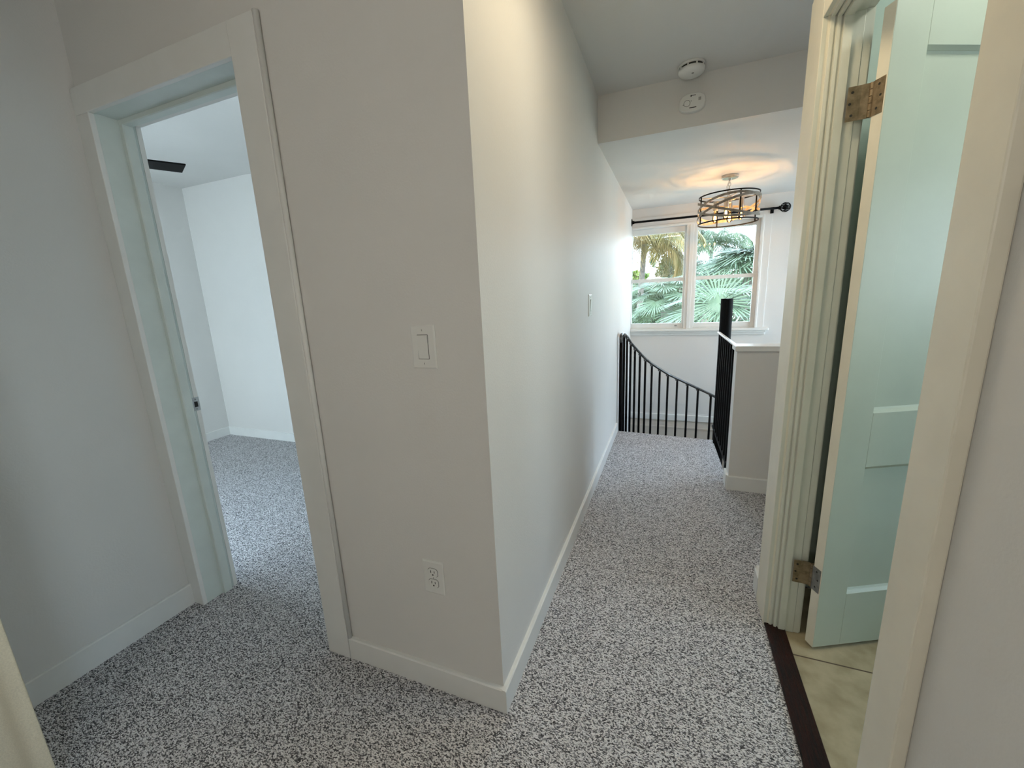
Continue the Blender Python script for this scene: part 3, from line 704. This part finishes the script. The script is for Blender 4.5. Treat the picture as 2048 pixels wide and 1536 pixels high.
def frond(m, base, az, el, L, droop, lw=.03, ll=.55, nl=40, hang=.5):
    p = Vector(base); pts = []; e_ = el; n = 16
    for i in range(n+1):
        pts.append(p.copy()); dd = Vector((math.cos(az)*math.cos(e_), math.sin(az)*math.cos(e_), math.sin(e_))); p = p+dd*L/n; e_ -= droop/n*(.5+i/n)
    m.tube(pts, [max(.006, .022*(1-i/n)) for i in range(n+1)], 5)
    for i in range(nl):
        q = .12+.88*i/nl; k = q*n; a = int(min(k, n-1)); pp = pts[a].lerp(pts[a+1], k-a); t = (pts[a+1]-pts[a]).normalized()
        sd_ = t.cross(Vector((0, 0, 1))); sd_.normalize(); l_ = ll*math.sin(PI*(q*.8+.14))*R.uniform(.85, 1.1)
        for sg in (-1, 1):
            dv = (sd_*sg*.8+t*.65+Vector((0, 0, R.uniform(-.25, .1)))).normalized()
            blade(m, pp, pp+dv*l_, lw, lw*.5, Vector((0, 0, 1)), hang*l_, 3)
def fanleaf(m, pet0, c, nrm, r, n=34, spread=1.35*PI, w=.022):
    c = Vector(c); pet0 = Vector(pet0); nrm = Vector(nrm).normalized()
    m.tube([pet0, pet0.lerp(c, .5)+Vector((0, 0, .08)), c], .012, 5)
    out = (c-pet0); out = out-nrm*out.dot(nrm)
    if out.length < 1e-4: out = Vector((1, 0, 0))
    out.normalize(); sd_ = nrm.cross(out)
    for i in range(n):
        a = -spread/2+spread*i/(n-1)+R.uniform(-.02, .02); dv = out*math.cos(a)+sd_*math.sin(a)
        l_ = r*(1-.18*abs(a)/(spread/2))*R.uniform(.88, 1.08)
        blade(m, c, c+dv*l_+nrm*.08*r, w*.35, w, nrm, .10*l_*R.uniform(.3, 1.6), 4)
def coconut(loc, ztop, L, nf, label, mats=('frond', 'trunk'), lean=.3, droop=2.2, ll=.55):
    x, y = loc; r_ = thing('coconut_palm', (x, y, GZ), label, 'palm tree')
    top = Vector((x+lean, y, ztop)); m = MB()
    m.tube([(x, y, GZ), (x+lean*.3, y, GZ+(ztop-GZ)*.4), tuple(top)], [.20, .15, .12], 10); m.build('trunk', mats[1], r_, smooth=True)
    m = MB()
    for i in range(nf):
        az = 2*PI*i/nf*1.0+R.uniform(-.2, .2)+(i % 2)*.4; el = R.uniform(-.1, 1.25)
        frond(m, top, az, el, L*R.uniform(.85, 1.1), droop*R.uniform(.8, 1.1), ll=ll, lw=.02*ll, nl=46, hang=.7)
    m.build('crown', mats[0], r_, fixn=False); return r_
def fanpalm(loc, ztop, nl, r, pet, label, el_rng=(-.5, 1.3), w=.022, extra=()):
    x, y = loc; r_ = thing('fan_palm', (x, y, GZ), label, 'palm tree')
    m = MB(); m.tube([(x, y, GZ), (x, y, ztop)], [.2, .16], 10); m.build('trunk', 'trunk', r_, smooth=True)
    m = MB(); top = Vector((x, y, ztop))
    for i in range(nl):
        az = 2.39996*i+R.uniform(-.2, .2); el = el_rng[0]+(el_rng[1]-el_rng[0])*((i+.5)/nl)**.9
        d = Vector((math.cos(az)*math.cos(el), math.sin(az)*math.cos(el), math.sin(el)))
        c = top+d*pet*R.uniform(.85, 1.15); nr = (d*.55+Vector((0, 0, .8))-Vector((0, 0, 1))*.5*max(0, -el)).normalized()
        fanleaf(m, top, c, nr, r*R.uniform(.85, 1.1), w=w)
    for (c, nr, rr) in extra: fanleaf(m, top, c, nr, rr, n=38, spread=1.7*PI, w=w)
    m.build('crown', 'fanleaf', r_, fixn=False); return r_
def blob_tree(kind, loc, zc, rx, rz, n, ls, mat, label, cat='tree'):
    x, y = loc; r_ = thing(kind, (x, y, GZ), label, cat)
    m = MB(); m.tube([(x, y, GZ), (x+.1, y, zc)], [.14, .07], 8)
    for i in range(6):
        a = 2*PI*i/6; m.tube([(x+.1, y, zc-rz*.5), (x+rx*.5*math.cos(a), y+rx*.5*math.sin(a), zc+rz*.2)], [.05, .02], 6)
    m.build('trunk', 'trunk', r_, smooth=True)
    m = MB()
    for i in range(n):
        a = R.uniform(0, 2*PI); b = math.asin(R.uniform(-1, 1)); q = R.uniform(.55, 1)**.5*(1+.12*math.sin(a*3+b*4))
        p = Vector((x+rx*q*math.cos(a)*math.cos(b), y+rx*q*math.sin(a)*math.cos(b), zc+rz*q*math.sin(b)))
        d = Vector((R.uniform(-1, 1), R.uniform(-1, 1), R.uniform(-.6, .8))).normalized(); l_ = ls*R.uniform(.6, 1.3)
        s_ = d.cross(Vector((R.uniform(-1, 1), R.uniform(-1, 1), 1))).normalized(); k = len(m.v)
        m.v += [tuple(p), tuple(p+d*l_*.5+s_*l_*.28), tuple(p+d*l_), tuple(p+d*l_*.5-s_*l_*.28)]; m.f.append((k, k+1, k+2, k+3))
    m.build('foliage', mat, r_, fixn=False); return r_
# near fan palms filling the right-hand sashes
p = at(1437, 606, 8.6)
fanpalm((p.x+.35, 9.5), p.z-.5, 24, .85, .85, 'fan palm close outside the right-hand sashes with a big star-shaped leaf', (-.7, 1.25), .020,
        extra=((tuple(p), (.05, -1, .25), .78),))
p = at(1345, 602, 12.7)
fanpalm((p.x-.15, 12.7), p.z-.1, 24, .72, .75, 'fan palm in the lower left sash next to the mullion', (-.5, 1.3), .018)
p = at(1497, 538, 16.3)
fanpalm((p.x, 16.3), p.z-.1, 26, 1.35, .75, 'tall spiky fan palm at the right edge of the window view', (-.1, 1.5), .028)
p = at(1303, 632, 15.3)
blob_tree('round_shrub', (p.x, 15.3), p.z-.05, .62, .40, 1800, .13, 'bush', 'rounded green shrub at the bottom of the lower left sash', 'shrub')
p = at(1298, 492, 20.2)
coconut((p.x-.5, 20.2), p.z+.1, 3.0, 36, 'yellowing coconut palm in the upper left sash', ('yellowfrond', 'trunk'), lean=.3, droop=2.5, ll=.75)
p = at(1412, 545, 25)
fanpalm((p.x, 25), p.z-.3, 26, 1.3, .9, 'yellow-green fan palm behind the window mullion', (-.3, 1.3), .034)
p = at(1300, 590, 29.3)
coconut((p.x, 29.3), p.z-.2, 2.3, 36, 'low green palm in the middle of the lower left sash', lean=.1, droop=2.2, ll=.9)
p = at(1425, 492, 35.5)
coconut((p.x-.4, 35.5), p.z+.1, 4.0, 26, 'green coconut palm rising above the fan palms', lean=.4, droop=2.3, ll=1.1)
p = at(1345, 540, 43)
blob_tree('leafy_tree', (p.x+.2, 43), p.z, 1.6, 1.3, 2200, .42, 'leaf', 'dark leafy tree at the right of the upper left sash')
p = at(1284, 549, 43)
blob_tree('leafy_tree', (p.x-.5, 43), p.z-.2, 1.0, .5, 900, .36, 'lime', 'small lime-green tree top at the left of the upper left sash')
p = at(1362, 478, 47.5)
coconut((p.x+.3, 49.0), p.z-.3, 4.2, 18, 'tall green coconut palm behind the yellowing one', lean=-.3, droop=2.2, ll=1.3)
# thick planting further off, three staggered rows
for row, yy_ in enumerate((55, 60, 65)):
    for i in range(9):
        x = (i-4)*5.4+row*1.8-1.5
        o = blob_tree('background_tree', (x, yy_), R.uniform(-.5, .3)+row*.3, 1.75, 2.7, 1300, .7, ('leaf', 'bush', 'frond')[(i+row) % 3], 'distant leafy tree in the rows behind the palms')
        o['group'] = 'rows of distant trees'
# neighbouring house with pale roof behind the shrubs at lower left
hs = thing('neighbour_house', (-3.6, 21, GZ), 'low pale building at the left edge of the lower left sash', 'house')
f = MB(); f.box(-5.2, 20.0, GZ, -2.45, 23, -.55); f.build('wall', 'beige', hs)
f = MB(); f.prism([(-5.5, 19.7), (-2.2, 19.7), (-2.2, 23.3), (-5.5, 23.3)], -.55, -.40); f.build('roof', 'roofing', hs)
f = MB(); f.box(-3.3, 19.98, -1.9, -2.7, 20.0, -.9); f.build('window', 'slot', hs)
